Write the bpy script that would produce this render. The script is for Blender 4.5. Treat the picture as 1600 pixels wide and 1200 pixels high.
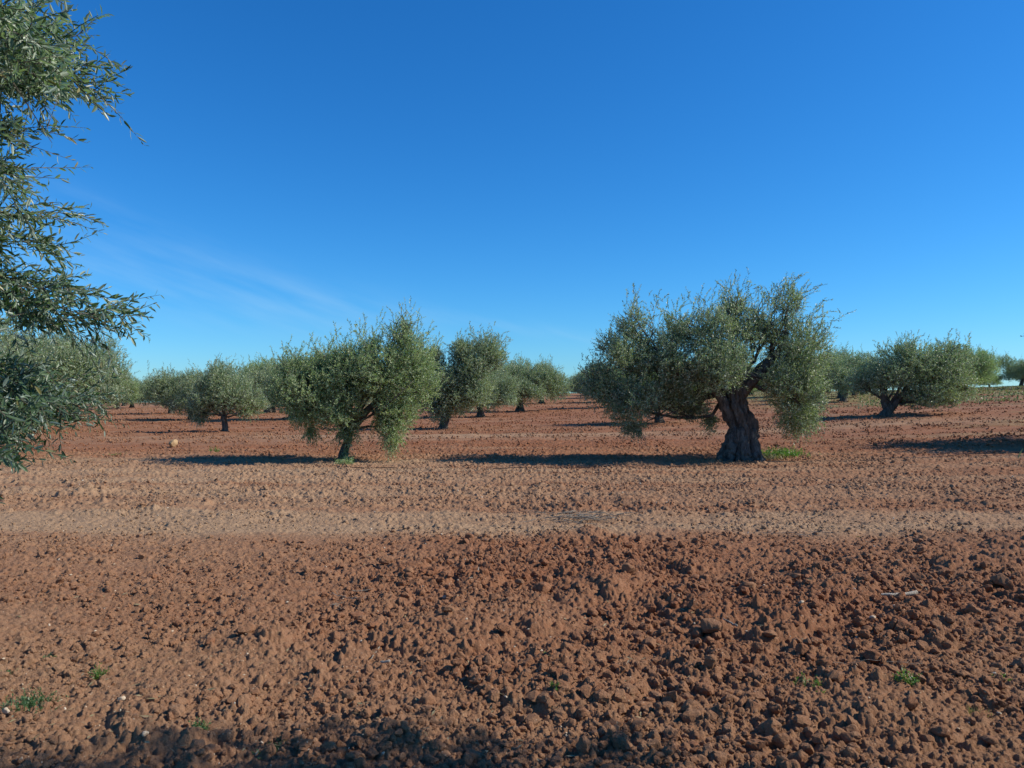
import bpy, math, random
import numpy as np
R = math.radians
C = bpy.context.scene
for o in list(bpy.data.objects): bpy.data.objects.remove(o)

# ------------------------------------------------------------------ camera, sky, sun, exposure
CAM_H = 1.65
cd = bpy.data.cameras.new('camera'); cam = bpy.data.objects.new('camera', cd); C.collection.objects.link(cam)
cam.location = (0, 0, CAM_H); cam.rotation_euler = (R(90 + 0.86), 0, 0)
cd.sensor_width = 36; cd.lens = 27; cd.clip_start = 0.05; cd.clip_end = 5000
C.camera = cam
SUN_EL, SUN_AZ = 37.0, 91.0                 # azimuth clockwise from +Y
w = bpy.data.worlds.new('World'); C.world = w; w.use_nodes = True
nt = w.node_tree; nt.nodes.clear()
def N(t, typ, **k):
    n = t.nodes.new(typ)
    for a, b in k.items(): setattr(n, a, b)
    return n
def L(t, a, b): t.links.new(a, b)
wo = N(nt, 'ShaderNodeOutputWorld'); bg = N(nt, 'ShaderNodeBackground')
sky = N(nt, 'ShaderNodeTexSky', sky_type='NISHITA', sun_disc=False)
sky.sun_elevation = R(SUN_EL); sky.sun_rotation = R(SUN_AZ); sky.altitude = 300
sky.air_density = 1.0; sky.dust_density = 0.15; sky.ozone_density = 3.0
bg.inputs['Strength'].default_value = 0.084
hs = N(nt, 'ShaderNodeHueSaturation'); hs.inputs['Saturation'].default_value = 1.12
tint = N(nt, 'ShaderNodeMix', data_type='RGBA', blend_type='MULTIPLY'); tint.inputs[0].default_value = 1
tint.inputs[7].default_value = (0.62, 1.0, 1.27, 1)
L(nt, sky.outputs[0], hs.inputs['Color']); L(nt, hs.outputs[0], tint.inputs[6])
# deepen the blue: red and blue each follow their own power of the sky's value
sr = N(nt, 'ShaderNodeSeparateColor'); L(nt, tint.outputs[2], sr.inputs[0]); cr = N(nt, 'ShaderNodeCombineColor')
def pw(sock, p, k):
    a = N(nt, 'ShaderNodeMath', operation='POWER'); L(nt, sock, a.inputs[0]); a.inputs[1].default_value = p
    b = N(nt, 'ShaderNodeMath', operation='MULTIPLY'); L(nt, a.outputs[0], b.inputs[0]); b.inputs[1].default_value = k; return b.outputs[0]
L(nt, pw(sr.outputs[0], 1.35, .52), cr.inputs[0]); L(nt, pw(sr.outputs[1], 1.0, 1.02), cr.inputs[1]); L(nt, pw(sr.outputs[2], .92, 1.43), cr.inputs[2])
# thin cirrus streaks, laid out by compass bearing and elevation
tc = N(nt, 'ShaderNodeTexCoord'); sx = N(nt, 'ShaderNodeSeparateXYZ'); L(nt, tc.outputs['Generated'], sx.inputs[0])
def M_(t, op, a, b=None, c=None, clamp=False):
    n = N(t, 'ShaderNodeMath', operation=op, use_clamp=clamp)
    for i, v in enumerate((a, b, c)):
        if v is None: continue
        if isinstance(v, (int, float)): n.inputs[i].default_value = v
        else: L(t, v, n.inputs[i])
    return n.outputs[0]
az = M_(nt, 'ARCTAN2', sx.outputs[0], sx.outputs[1])      # radians, + to the right of +Y
el = M_(nt, 'ARCSINE', sx.outputs[2])
def streak(a0, e0, slope, width, amin, amax, strength):
    line = M_(nt, 'ADD', M_(nt, 'MULTIPLY', M_(nt, 'SUBTRACT', az, a0), slope), e0)
    d = M_(nt, 'DIVIDE', M_(nt, 'SUBTRACT', el, line), width)
    g = M_(nt, 'EXPONENT', M_(nt, 'MULTIPLY', M_(nt, 'MULTIPLY', d, d), -1.0))
    def ss(lo, hi):
        m = N(nt, 'ShaderNodeMapRange', interpolation_type='SMOOTHSTEP'); L(nt, az, m.inputs[0])
        m.inputs[1].default_value = lo; m.inputs[2].default_value = hi; return m.outputs[0]
    return M_(nt, 'MULTIPLY', M_(nt, 'MULTIPLY', g, strength), M_(nt, 'MULTIPLY', ss(amin, amin + .12), ss(amax, amax - .12)))
s1 = streak(-0.48, 0.207, -0.35, 0.018, -0.66, -0.04, 0.30)
s2 = streak(-0.40, 0.130, -0.22, 0.040, -0.75, -0.06, 0.75)
s3 = streak(0.03, 0.085, -0.14, 0.010, -0.20, 0.22, 0.55)
cv = N(nt, 'ShaderNodeCombineXYZ'); L(nt, M_(nt, 'MULTIPLY', M_(nt, 'ADD', az, M_(nt, 'MULTIPLY', el, -1.5)), 5.0), cv.inputs[0])
L(nt, M_(nt, 'MULTIPLY', M_(nt, 'ADD', el, M_(nt, 'MULTIPLY', az, 0.35)), 45.0), cv.inputs[1])
nz = N(nt, 'ShaderNodeTexNoise'); nz.inputs['Scale'].default_value = 1.0; nz.inputs['Detail'].default_value = 5; L(nt, cv.outputs[0], nz.inputs[0])
nm = N(nt, 'ShaderNodeMapRange'); L(nt, nz.outputs[0], nm.inputs[0]); nm.inputs[1].default_value = 0.36; nm.inputs[2].default_value = 0.72
cf = M_(nt, 'MULTIPLY', M_(nt, 'ADD', M_(nt, 'ADD', s1, s2), s3), nm.outputs[0], clamp=True)
cm = N(nt, 'ShaderNodeMix', data_type='RGBA'); L(nt, M_(nt, 'MULTIPLY', cf, 0.27), cm.inputs[0])
L(nt, cr.outputs[0], cm.inputs[6]); cm.inputs[7].default_value = (4.6, 7.2, 9.6, 1)
L(nt, cm.outputs[2], bg.inputs[0]); L(nt, bg.outputs[0], wo.inputs[0])

sl = bpy.data.lights.new('sun', 'SUN'); sl.energy = 4.6; sl.angle = R(0.5); sl.color = (1, 0.93, 0.82)
so = bpy.data.objects.new('sun', sl); C.collection.objects.link(so)
so.rotation_euler = (0, R(90 - SUN_EL), R(90 - SUN_AZ))
C.view_settings.view_transform = 'Standard'; C.view_settings.look = 'None'
C.view_settings.exposure = 0.25; C.view_settings.gamma = 1

# ------------------------------------------------------------------ numpy noise
def hsh(ix, iy, s):
    h = (ix.astype(np.int64) * 374761393 + iy.astype(np.int64) * 668265263 + s * 974634777) & 0xFFFFFFFF
    h = ((h ^ (h >> 13)) * 1274126177) & 0xFFFFFFFF
    h = (h ^ (h >> 16)); h = (h * 2246822519) & 0xFFFFFFFF; h ^= h >> 15
    return (h & 0xFFFFFF).astype(np.float32) / 16777215.0
def vnoise(x, y, s=0):
    ix = np.floor(x); iy = np.floor(y); fx = x - ix; fy = y - iy
    fx = fx * fx * (3 - 2 * fx); fy = fy * fy * (3 - 2 * fy)
    a = hsh(ix, iy, s); b = hsh(ix + 1, iy, s); c = hsh(ix, iy + 1, s); d = hsh(ix + 1, iy + 1, s)
    return (a + (b - a) * fx) * (1 - fy) + (c + (d - c) * fx) * fy
def fbm(x, y, s=0, o=4):
    t = 0; a = 0.5
    for k in range(o): t = t + a * vnoise(x * 2 ** k + 17 * k, y * 2 ** k - 9 * k, s + k); a *= .5
    return t / (1 - 0.5 ** o)
def lumps(x, y, c, s, p=1.0):
    """height (in units of c) of rounded lumps, one per cell with chance p, sharp valleys between"""
    qx = x / c; qy = y / c; ix = np.floor(qx); iy = np.floor(qy); out = np.zeros_like(qx)
    for dx in (-1, 0, 1):
        for dy in (-1, 0, 1):
            jx = ix + dx; jy = iy + dy
            px = jx + hsh(jx, jy, s); py = jy + hsh(jx, jy, s + 1)
            r = 0.28 + 0.5 * hsh(jx, jy, s + 2) ** 2
            an = hsh(jx, jy, s + 3) * 3.14; st = 0.65 + 0.35 * hsh(jx, jy, s + 4)
            ux = (qx - px) * np.cos(an) + (qy - py) * np.sin(an); uy = (-(qx - px) * np.sin(an) + (qy - py) * np.cos(an)) / st
            d2 = (ux * ux + uy * uy) / (r * r)
            h = np.sqrt(np.maximum(0, 1 - d2)) * r * (0.6 + 0.6 * hsh(jx, jy, s + 5))
            h = h * (hsh(jx, jy, s + 6) < p)
            out = np.maximum(out, h)
    return out
def sm(x, a, b):
    t = np.clip((x - a) / (b - a), 0, 1); return t * t * (3 - 2 * t)

# ------------------------------------------------------------------ lie of the land
TA = np.radians([-75, -34, -25.6, -11, 3.7, 17, 26, 33.4, 48, 80])
TR = np.array([0, 17, 21, 36, 52, 68, 85, 100, 120, 155, 210, 320, 500, 1600.])
TZ = np.array([
 #  -75   -34   -25.6  -11   3.7   17    26   33.4   48    80
 [0, 0, 0, 0, 0, 0, 0, 0, 0, 0], [0, 0, 0, 0, 0, 0, 0, 0, 0, 0],
 [0, 0, 0, 0, 0, .0, .08, .12, .1, 0], [0, 0, 0, .06, .2, .35, .6, .68, .6, .1],
 [0, 0, 0, .10, .3, .65, 1.0, 1.28, 1.1, .3], [0, 0, 0, .2, .5, 1.0, 1.45, 1.85, 1.6, .5],
 [0, 0, 0, .3, .85, 1.3, 1.85, 2.35, 2.2, .8], [0, 0, .05, .5, 1.3, 1.65, 2.1, 2.6, 2.5, 1], [0, 0, .08, .7, 1.75, 2.0, 2.3, 2.75, 2.7, 1.2],
 [0, 0, .1, .8, 2.1, 2.35, 2.5, 2.8, 2.8, 1.4], [-.4, -.2, -.05, .3, 1.6, 1.9, 2.0, 2.0, 2.0, .8], [-3, -3, -3, -2, -1, -1, -1, -1, -1, -2],
 [-9] * 10, [-60] * 10], dtype=float)
def land(x, y):
    a = np.clip(np.arctan2(x, y), TA[0], TA[-1]); r = np.clip(np.hypot(x, y), 0, 1599)
    ia = np.clip(np.searchsorted(TA, a) - 1, 0, len(TA) - 2); ir = np.clip(np.searchsorted(TR, r, side='right') - 1, 0, len(TR) - 2)
    fa = (a - TA[ia]) / (TA[ia + 1] - TA[ia]); fr = (r - TR[ir]) / (TR[ir + 1] - TR[ir])
    return (TZ[ir, ia] * (1 - fa) + TZ[ir, ia + 1] * fa) * (1 - fr) + (TZ[ir + 1, ia] * (1 - fa) + TZ[ir + 1, ia + 1] * fa) * fr
def rough(x, y):
    """how cloddy the tilth is: coarse near, rolled flat on the pale strip"""
    wob = (fbm(x * .35, y * .35, 50, 2) - .5) * 1.2
    yy = y + wob * np.clip(y * .12, 0, 1.2)
    k = np.interp(yy, [0, 3, 4.3, 5.2, 7.2, 8.6, 9.2, 10.7, 11.2, 15, 17, 21, 24, 40], [.85, .85, .95, 1.08, 1.05, .90, .68, .66, 1.0, 1.2, 1.25, 1.35, 1.5, 1.6])
    left = sm(-x, .2, 3.0) * (1 - sm(y, 9, 11))
    k = k * (1 - .28 * left)
    return k * (.65 + .7 * fbm(x * .9, y * .9, 60, 3))
def height(x, y, cell):
    """soil relief; octaves finer than the mesh cell fade out"""
    k = rough(x, y); h = np.zeros_like(x)
    for c, amp, p, s in ((.8, .16, .5, 91), (.36, .20, .14, 1), (.17, .42, .13, 11), (.078, .58, .24, 21), (.036, .82, .72, 31), (.0175, 1.15, 1, 41)):
        f = np.clip(c / (cell * 1.3) - .6, 0, 1)
        kk = np.clip(k, .2, 1.5) if c < .1 else np.clip(k - .15, 0, 1.4) ** 1.3
        if c > .12: kk = np.minimum(kk, 1.0) * (1 - .65 * sm(y, 9, 16))
        if c < .03: kk = .7
        if .05 < c < .12: p = .24 + .52 * sm(y, 7, 12)
        m = f > 0
        if not m.any(): continue
        wx = x + .25 * c * (vnoise(x / c * 1.9, y / c * 1.9, s + 7) - .5); wy = y + .25 * c * (vnoise(x / c * 1.9, y / c * 1.9, s + 8) - .5)
        h = h + lumps(wx, wy, c, s * 10, p) * (.62 + .76 * vnoise(x / c * 3.3, y / c * 3.3, s + 9)) * c * amp * f * kk
    h = h + (fbm(x * 1.2, y * 1.6, 70, 3) - .5) * .07 * np.clip(k, .2, 1.3)
    rg_ = 1 - np.abs(2 * fbm(x * 14, y * 14, 75, 3) - 1)                           # crumbly, torn surface
    h = h + (rg_ - .6) * .030 * np.clip(k, .35, 1.3) * np.clip(1.6 - cell / .04, 0, 1)
    h = h + (hsh(np.floor(x / .006), np.floor(y / .009), 66) - .5) * np.clip(cell * .55, .002, .012) * np.clip(2 - cell / .03, 0, 1)
    h = h + (fbm(x * .10, y * 4.6, 81, 2) - .5) * .085 * sm(y, 7, 12)
    h = h + (fbm(x * .10, y * 1.6, 80, 3) - .5) * .12 * sm(y, 14, 24)          # shallow harrow ridges along the rows
    return h

# ------------------------------------------------------------------ object helpers
COL = C.collection
def tag(o, label=None, cat=None, group=None, kind=None):
    for k, v in (('label', label), ('category', cat), ('group', group), ('kind', kind)):
        if v: o[k] = v
    return o
def mesh_np(name, V, loops, starts, totals, mats, parent=None, smooth=False, midx=None):
    me = bpy.data.meshes.new(name); me.vertices.add(len(V)); me.vertices.foreach_set('co', np.ascontiguousarray(V, np.float32).ravel())
    me.loops.add(len(loops)); me.loops.foreach_set('vertex_index', np.asarray(loops, np.int32))
    me.polygons.add(len(starts)); me.polygons.foreach_set('loop_start', np.asarray(starts, np.int32)); me.polygons.foreach_set('loop_total', np.asarray(totals, np.int32))
    if midx is not None: me.polygons.foreach_set('material_index', np.asarray(midx, np.int32))
    me.polygons.foreach_set('use_smooth', np.full(len(starts), bool(smooth)))
    for m in mats: me.materials.append(m)
    me.update(calc_edges=True)
    o = bpy.data.objects.new(name, me); COL.objects.link(o)
    if parent: o.parent = parent
    return o
class MB:
    """collects numpy chunks of triangles / quads into one mesh"""
    def __init__(s): s.V = []; s.F = []; s.n = 0
    def add(s, V, F, m=0):
        V = np.asarray(V, float).reshape(-1, 3); F = np.asarray(F, np.int64)
        s.V.append(V); s.F.append((F + s.n, m)); s.n += len(V)
    def build(s, name, mats, parent=None, smooth=False):
        V = np.concatenate(s.V); lo, st, to, mi = [], [], [], []; k = 0
        for F, m in s.F:
            nf, w_ = F.shape; lo.append(F.ravel()); st.append(k + np.arange(nf) * w_); to.append(np.full(nf, w_)); mi.append(np.full(nf, m)); k += nf * w_
        return mesh_np(name, V, np.concatenate(lo), np.concatenate(st), np.concatenate(to), mats, parent, smooth, np.concatenate(mi))
def unit(v): return v / (np.linalg.norm(v, axis=-1, keepdims=True) + 1e-9)
def tube(mb, P, rad, sides=8, m=0, lobes=0, rng=None, lob_amp=.15, ntw=1.5):
    P = np.asarray(P, float); rad = np.asarray(rad, float); n = len(P)
    T = unit(np.gradient(P, axis=0)); ref = np.array([.3, 1, .1]) if abs(T[0, 1]) < .9 else np.array([1., 0, 0])
    A = unit(np.cross(T, ref)); B = np.cross(T, A)
    th = np.linspace(0, 2 * np.pi, sides, endpoint=False); f = np.ones((n, sides))
    if lobes:
        zz = np.linspace(0, 1, n)[:, None]; ph = rng.uniform(0, 6, 6)
        f = f + lob_amp * (np.abs(np.sin(th * lobes * .5 + ph[0] + ntw * zz * 3)) - .5) + lob_amp * .5 * np.sin(th * (lobes * 2 + 1) + ph[1] + 4 * zz) \
            + lob_amp * .9 * (vnoise(th * 2.2 + 0 * zz, zz * 9 + 0 * th, int(ph[2] * 99)) - .5) + lob_amp * .7 * (vnoise(th * 6 + 0 * zz, zz * 30 + 0 * th, 5) - .5)
    V = P[:, None] + (rad[:, None] * f)[..., None] * (np.cos(th)[None, :, None] * A[:, None] + np.sin(th)[None, :, None] * B[:, None])
    i = np.arange(n - 1)[:, None]; j = np.arange(sides)[None]
    F = np.stack([i * sides + j, i * sides + (j + 1) % sides, (i + 1) * sides + (j + 1) % sides, (i + 1) * sides + j], -1).reshape(-1, 4)
    V = V.reshape(-1, 3); V = np.vstack([V, P[-1] + T[-1] * rad[-1] * .5]); mb.add(V, F, m)
    k = (n - 1) * sides; mb.V[-1] = V
    jj = np.arange(sides); mb.F.append((np.stack([k + jj, k + (jj + 1) % sides, np.full(sides, n * sides)], -1) + mb.n - len(V), m))
def curve(a, b, n, bend, rng):
    a = np.asarray(a, float); b = np.asarray(b, float); t = np.linspace(0, 1, n)[:, None]; d = np.linalg.norm(b - a)
    p = a + (b - a) * t + np.sin(np.pi * t) * rng.normal(0, bend, 3) * d
    if n > 4: p[1:-1] += rng.normal(0, bend * .22 * d, (n - 2, 3))
    return p

# ------------------------------------------------------------------ materials
def mat(name):
    m = bpy.data.materials.new(name); m.use_nodes = True; t = m.node_tree; b = t.nodes['Principled BSDF']; b.inputs['Roughness'].default_value = 1
    b.inputs['Specular IOR Level'].default_value = .15
    return m, t, b
def ramp(t, fac, stops):
    r = N(t, 'ShaderNodeValToRGB'); e = r.color_ramp.elements
    while len(e) < len(stops): e.new(.5)
    for q, (p, c) in zip(e, stops): q.position = p; q.color = (*c, 1)
    L(t, fac, r.inputs[0]); return r.outputs[0]
def noise(t, scale, detail=4, vec=None, rough=.6):
    n = N(t, 'ShaderNodeTexNoise'); n.inputs['Scale'].default_value = scale; n.inputs['Detail'].default_value = detail; n.inputs['Roughness'].default_value = rough
    if vec is None: vec = N(t, 'ShaderNodeTexCoord').outputs['Object']
    L(t, vec, n.inputs[0]); return n.outputs[0]
def mixc(t, f, a, b, mode='MIX'):
    n = N(t, 'ShaderNodeMix', data_type='RGBA', blend_type=mode)
    for i, v in ((0, f), (6, a), (7, b)):
        if isinstance(v, (int, float)): n.inputs[i].default_value = v
        elif isinstance(v, tuple): n.inputs[i].default_value = (*v, 1)
        else: L(t, v, n.inputs[i])
    return n.outputs[2]
def bump(t, b, h, dist, st=1.0):
    n = N(t, 'ShaderNodeBump'); n.inputs['Distance'].default_value = dist; n.inputs['Strength'].default_value = st; L(t, h, n.inputs['Height']); L(t, n.outputs[0], b.inputs['Normal'])
RED = (.268, .114, .057); PALE = (.385, .250, .148)
def soil(name, attr=True, tone=.3):
    m, t, b = mat(name); geo = N(t, 'ShaderNodeNewGeometry'); pos = geo.outputs['Position']
    if attr: a = N(t, 'ShaderNodeAttribute', attribute_name='tone'); se = N(t, 'ShaderNodeSeparateXYZ'); L(t, a.outputs['Vector'], se.inputs[0]); tf = se.outputs[0]; gf = se.outputs[1]
    else: v = N(t, 'ShaderNodeValue'); v.outputs[0].default_value = tone; tf = v.outputs[0]; gf = None
    n1 = noise(t, 23, 6, pos, .7); n2 = noise(t, 140, 4, pos, .7)
    f = M_(t, 'ADD', tf, M_(t, 'MULTIPLY', M_(t, 'SUBTRACT', n1, .5), .9), clamp=True)
    c = mixc(t, f, RED, PALE)
    c = mixc(t, 1.0, c, ramp(t, n2, [(.25, (.72, .70, .68)), (.5, (.95, .95, .95)), (.75, (1.2, 1.2, 1.18))]), 'MULTIPLY')
    vo = N(t, 'ShaderNodeTexVoronoi'); vo.inputs['Scale'].default_value = 38; L(t, pos, vo.inputs[0])       # scattered pale grit
    gr = M_(t, 'MULTIPLY', M_(t, 'LESS_THAN', vo.outputs['Distance'], .16), M_(t, 'GREATER_THAN', noise(t, 9, 2, pos), .56))
    c = mixc(t, M_(t, 'MULTIPLY', gr, .6), c, (.56, .42, .28))
    if gf: c = mixc(t, gf, c, mixc(t, noise(t, 1.7, 5, pos), (.30, .23, .11), (.10, .13, .045)))
    L(t, c, b.inputs['Base Color']); bump(t, b, M_(t, 'ADD', noise(t, 110, 6, pos, .8), M_(t, 'MULTIPLY', noise(t, 38, 4, pos, .7), 1.2)), .011, 1.0)
    return m
M_SOIL = soil('soil'); M_CLOD_S = soil('crumb_soil'); M_CLOD_T = soil('crumb_soil_dark'); M_CLOD = soil('clod_soil', False, .33); M_CLOD2 = soil('clod_soil_dark', False, .16)
def leaf_mat(name, top, top2, under, trans=.25):
    m, t, b = mat(name); geo = N(t, 'ShaderNodeNewGeometry'); oi = N(t, 'ShaderNodeObjectInfo')
    rnd = geo.outputs['Random Per Island']
    big = noise(t, 1.1, 3, geo.outputs['Position'])
    c = mixc(t, rnd, top, top2)
    c = mixc(t, M_(t, 'MULTIPLY', M_(t, 'GREATER_THAN', rnd, .965), .7), c, (.30, .24, .09))
    c = mixc(t, geo.outputs['Backfacing'], c, under)
    c = mixc(t, 1.0, c, ramp(t, big, [(.3, (.72, .78, .86)), (.7, (1.25, 1.18, 1.05))]), 'MULTIPLY')
    L(t, c, b.inputs['Base Color']); b.inputs['Roughness'].default_value = .42; b.inputs['Specular IOR Level'].default_value = .5
    tr = N(t, 'ShaderNodeBsdfTranslucent'); L(t, mixc(t, 1.0, c, (1.1, 1.5, .5), 'MULTIPLY'), tr.inputs[0])
    mx = N(t, 'ShaderNodeMixShader'); mx.inputs[0].default_value = trans
    out = t.nodes['Material Output']; L(t, b.outputs[0], mx.inputs[1]); L(t, tr.outputs[0], mx.inputs[2]); L(t, mx.outputs[0], out.inputs[0])
    return m
M_LEAF = leaf_mat('olive_leaf', (.125, .175, .080), (.24, .295, .135), (.46, .52, .40), .2)
M_LEAFG = leaf_mat('olive_leaf_green', (.16, .225, .085), (.28, .345, .145), (.45, .53, .33))
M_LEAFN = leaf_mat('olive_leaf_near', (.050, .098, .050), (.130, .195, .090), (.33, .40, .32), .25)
M_WEED = leaf_mat('weed_leaf', (.085, .165, .035), (.17, .26, .065), (.16, .26, .07), .35)
M_WEEDD = leaf_mat('dark_weed_leaf', (.05, .12, .04), (.09, .17, .06), (.12, .2, .09), .25)
M_DRY = leaf_mat('dry_grass', (.38, .30, .17), (.28, .24, .12), (.33, .27, .15), .2)
def bark(name, dark, light, sc=1.0):
    m, t, b = mat(name); tcn = N(t, 'ShaderNodeTexCoord'); mp = N(t, 'ShaderNodeMapping'); L(t, tcn.outputs['Object'], mp.inputs[0]); mp.inputs['Scale'].default_value = (sc, sc, sc * .35)
    n1 = noise(t, 9, 7, mp.outputs[0], .7); n2 = noise(t, 45, 5, mp.outputs[0], .7)
    f = M_(t, 'ADD', M_(t, 'MULTIPLY', n1, .7), M_(t, 'MULTIPLY', n2, .3))
    L(t, ramp(t, f, [(.36, dark), (.52, tuple((a + b_) / 2 for a, b_ in zip(dark, light))), (.66, light)]), b.inputs['Base Color'])
    bump(t, b, f, .05, 1.0); return m
M_BARK = bark('bark', (.035, .026, .020), (.21, .18, .145)); M_TWIG = bark('twig_bark', (.10, .085, .06), (.25, .23, .18), 3)
M_BARKD = bark('old_bark', (.024, .020, .018), (.24, .215, .185))

def tone(x, y):
    """soil colour with far shadow lines painted in: first value red..pale, second value how grassed"""
    yw = y + (fbm(x * .12, y * .12, 90, 2) - .5) * y * .05 + (fbm(x * 1.1, y * 1.1, 91, 3) - .5) * .9
    t = np.interp(yw, [0, 3.2, 4.5, 6, 8, 8.9, 9.4, 10.6, 11.0, 13, 16, 18.6, 20, 22, 25, 28, 30, 33, 36, 60, 150],
                  [.50, .46, .34, .22, .20, .30, .95, .90, .46, .42, .52, .50, .30, .06, .06, .3, .45, .12, .05, .12, .25])
    t += sm(-x, -.5, 4) * np.where(y < 20, .22, .12) - sm(x, 3, 9) * np.where(y < 20, .10, 0)
    t += (fbm(x * .07, y * 2.4, 96, 3) - .5) * .55 * sm(y, 6, 12)
    t += (vnoise(x * .05 + .3 * vnoise(x, y, 5), y * 5.5, 98) - .5) * .38 * sm(y, 9, 12) * (1 - sm(y, 30, 60))
    t += (fbm(x * .5, y * 1.3, 95, 4) - .5) * .35 + (fbm(x * .06, y * .6, 97, 3) - .5) * .9 * sm(y, 18, 30)  # far bands: red and pale soil, with small shadow lines painted as colour
    g = sm(x, 14, 30) * sm(y, 44, 50) * .9 * sm(fbm(x * .15, y * .3, 99, 3), .30, .5) * (1 - sm(y, 140, 200))
    g += .35 * sm(fbm(x * .3, y * .8, 101, 3), .56, .72) * sm(x, 6, 20) * sm(y, 17, 30)
    g += .8 * sm(y, 60, 80) * sm(x, 8, 16) * sm(fbm(x * .1, y * .1, 103, 2), .3, .5)
    return np.stack([np.clip(t, 0, 1), np.clip(g, 0, 1), 0 * t], -1).astype(np.float32)
def set_tone(o, x, y, dt=0.0):
    v = tone(x, y); v[:, 0] = np.clip(v[:, 0] + dt, 0, 1); v[:, 1] *= 1 if dt == 0 else .3
    o.data.attributes.new('tone', 'FLOAT_VECTOR', 'POINT').data.foreach_set('vector', v.ravel())
# ------------------------------------------------------------------ the ground: one sheet round the viewer, finest where it is seen
def build_ground():
    rr = [0.25]
    while rr[-1] < 2.4: rr.append(rr[-1] * 1.03)
    while rr[-1] < 9: rr.append(rr[-1] * 1.0021)
    while rr[-1] < 27: rr.append(rr[-1] * 1.0021)
    while rr[-1] < 95: rr.append(rr[-1] * 1.0055)
    while rr[-1] < 1550: rr.append(rr[-1] * 1.02)
    r = np.array(rr)
    fr = np.arange(R(-37.5), R(37.5), .00118)
    sd = np.arange(R(37.5), R(62), .005); bk = np.arange(R(62), R(298), R(1.5))
    th = np.concatenate([fr, sd, bk, -sd[::-1] + 2 * np.pi])
    dth = np.gradient(th)
    nr, nt_ = len(r), len(th)
    RR, TT = np.meshgrid(r, th, indexing='ij'); X = RR * np.sin(TT); Y = RR * np.cos(TT)
    cell = np.maximum(RR * dth[None], np.gradient(r)[:, None] * .8)
    Z = np.empty_like(X)
    for i in range(0, nr, 80):
        s = slice(i, i + 80); Z[s] = land(X[s], Y[s]) + height(X[s], Y[s], cell[s])
    V = np.stack([X, Y, Z], -1).reshape(-1, 3)
    V = np.vstack([V, [0, 0, .02]])
    i = np.arange(nr - 1)[:, None]; j = np.arange(nt_)[None]
    Q = np.stack([i * nt_ + j, (i + 1) * nt_ + j, (i + 1) * nt_ + (j + 1) % nt_, i * nt_ + (j + 1) % nt_], -1).reshape(-1, 4)[:, ::-1]
    jj = np.arange(nt_); T3 = np.stack([jj, (jj + 1) % nt_, np.full(nt_, nr * nt_)], -1)[:, ::-1]
    mb = MB(); mb.add(V, Q); mb.F.append((T3, 0))
    o = mb.build('ground', [M_SOIL], smooth=True); tag(o, 'bare red-brown ploughed soil with clods and a pale rolled strip', None, None, 'structure')
    set_tone(o, V[:, 0], V[:, 1])
    return o
build_ground()
def gz(x, y, cell=.01):
    x = np.atleast_1d(np.asarray(x, float)); y = np.atleast_1d(np.asarray(y, float)); return land(x, y) + height(x, y, np.full_like(x, cell))
def px2g(px, py):
    """photo pixel (1600 wide) to a spot on the flat part of the field"""
    Y = 1200 * CAM_H / (py - 618.0); return (px - 800) / 1200 * Y, Y

# ------------------------------------------------------------------ clods
def ico(sub):
    import bmesh
    bm = bmesh.new(); bmesh.ops.create_icosphere(bm, subdivisions=sub, radius=1)
    V = np.array([v.co[:] for v in bm.verts]); F = np.array([[v.index for v in f.verts] for f in bm.faces]); bm.free(); return V, F
ICO = {k: ico(k) for k in (1, 2, 3, 4)}
def clod_shape(sub, seed, rugged=.16):
    rg = np.random.default_rng(seed); V, F = ICO[sub]; V = V.copy()
    for _ in range(9):
        n = unit(rg.normal(size=3)); c = rg.uniform(.5, .85); d = V @ n; V = V - n * (np.maximum(0, d - c) * .85)[:, None]
    a = rg.uniform(0, 50, 3)
    for k, s in enumerate((2.1, 4.7, 10.)):
        nn = vnoise(V[:, 0] * s + a[0] + V[:, 2] * s * .7, V[:, 1] * s + a[1] - V[:, 2] * s * .6, seed + k) - .5
        V = V * (1 + nn * rugged * 2 / (1 + .8 * k))[:, None]
    return V * np.array([1, rg.uniform(.7, 1), rg.uniform(.55, .8)]), F
def rotmats(rg, n, tilt=.5):
    a = rg.uniform(0, 6.283, n); b = rg.normal(0, tilt, n); c = rg.normal(0, tilt, n); ca, sa, cb, sb, cc, sc = np.cos(a), np.sin(a), np.cos(b), np.sin(b), np.cos(c), np.sin(c); o = np.ones(n); z = np.zeros(n)
    Rz = np.stack([ca, -sa, z, sa, ca, z, z, z, o], -1).reshape(-1, 3, 3); Rx = np.stack([o, z, z, z, cb, -sb, z, sb, cb], -1).reshape(-1, 3, 3); Ry = np.stack([cc, z, sc, z, o, z, -sc, z, cc], -1).reshape(-1, 3, 3)
    return Rz @ Rx @ Ry
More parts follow.
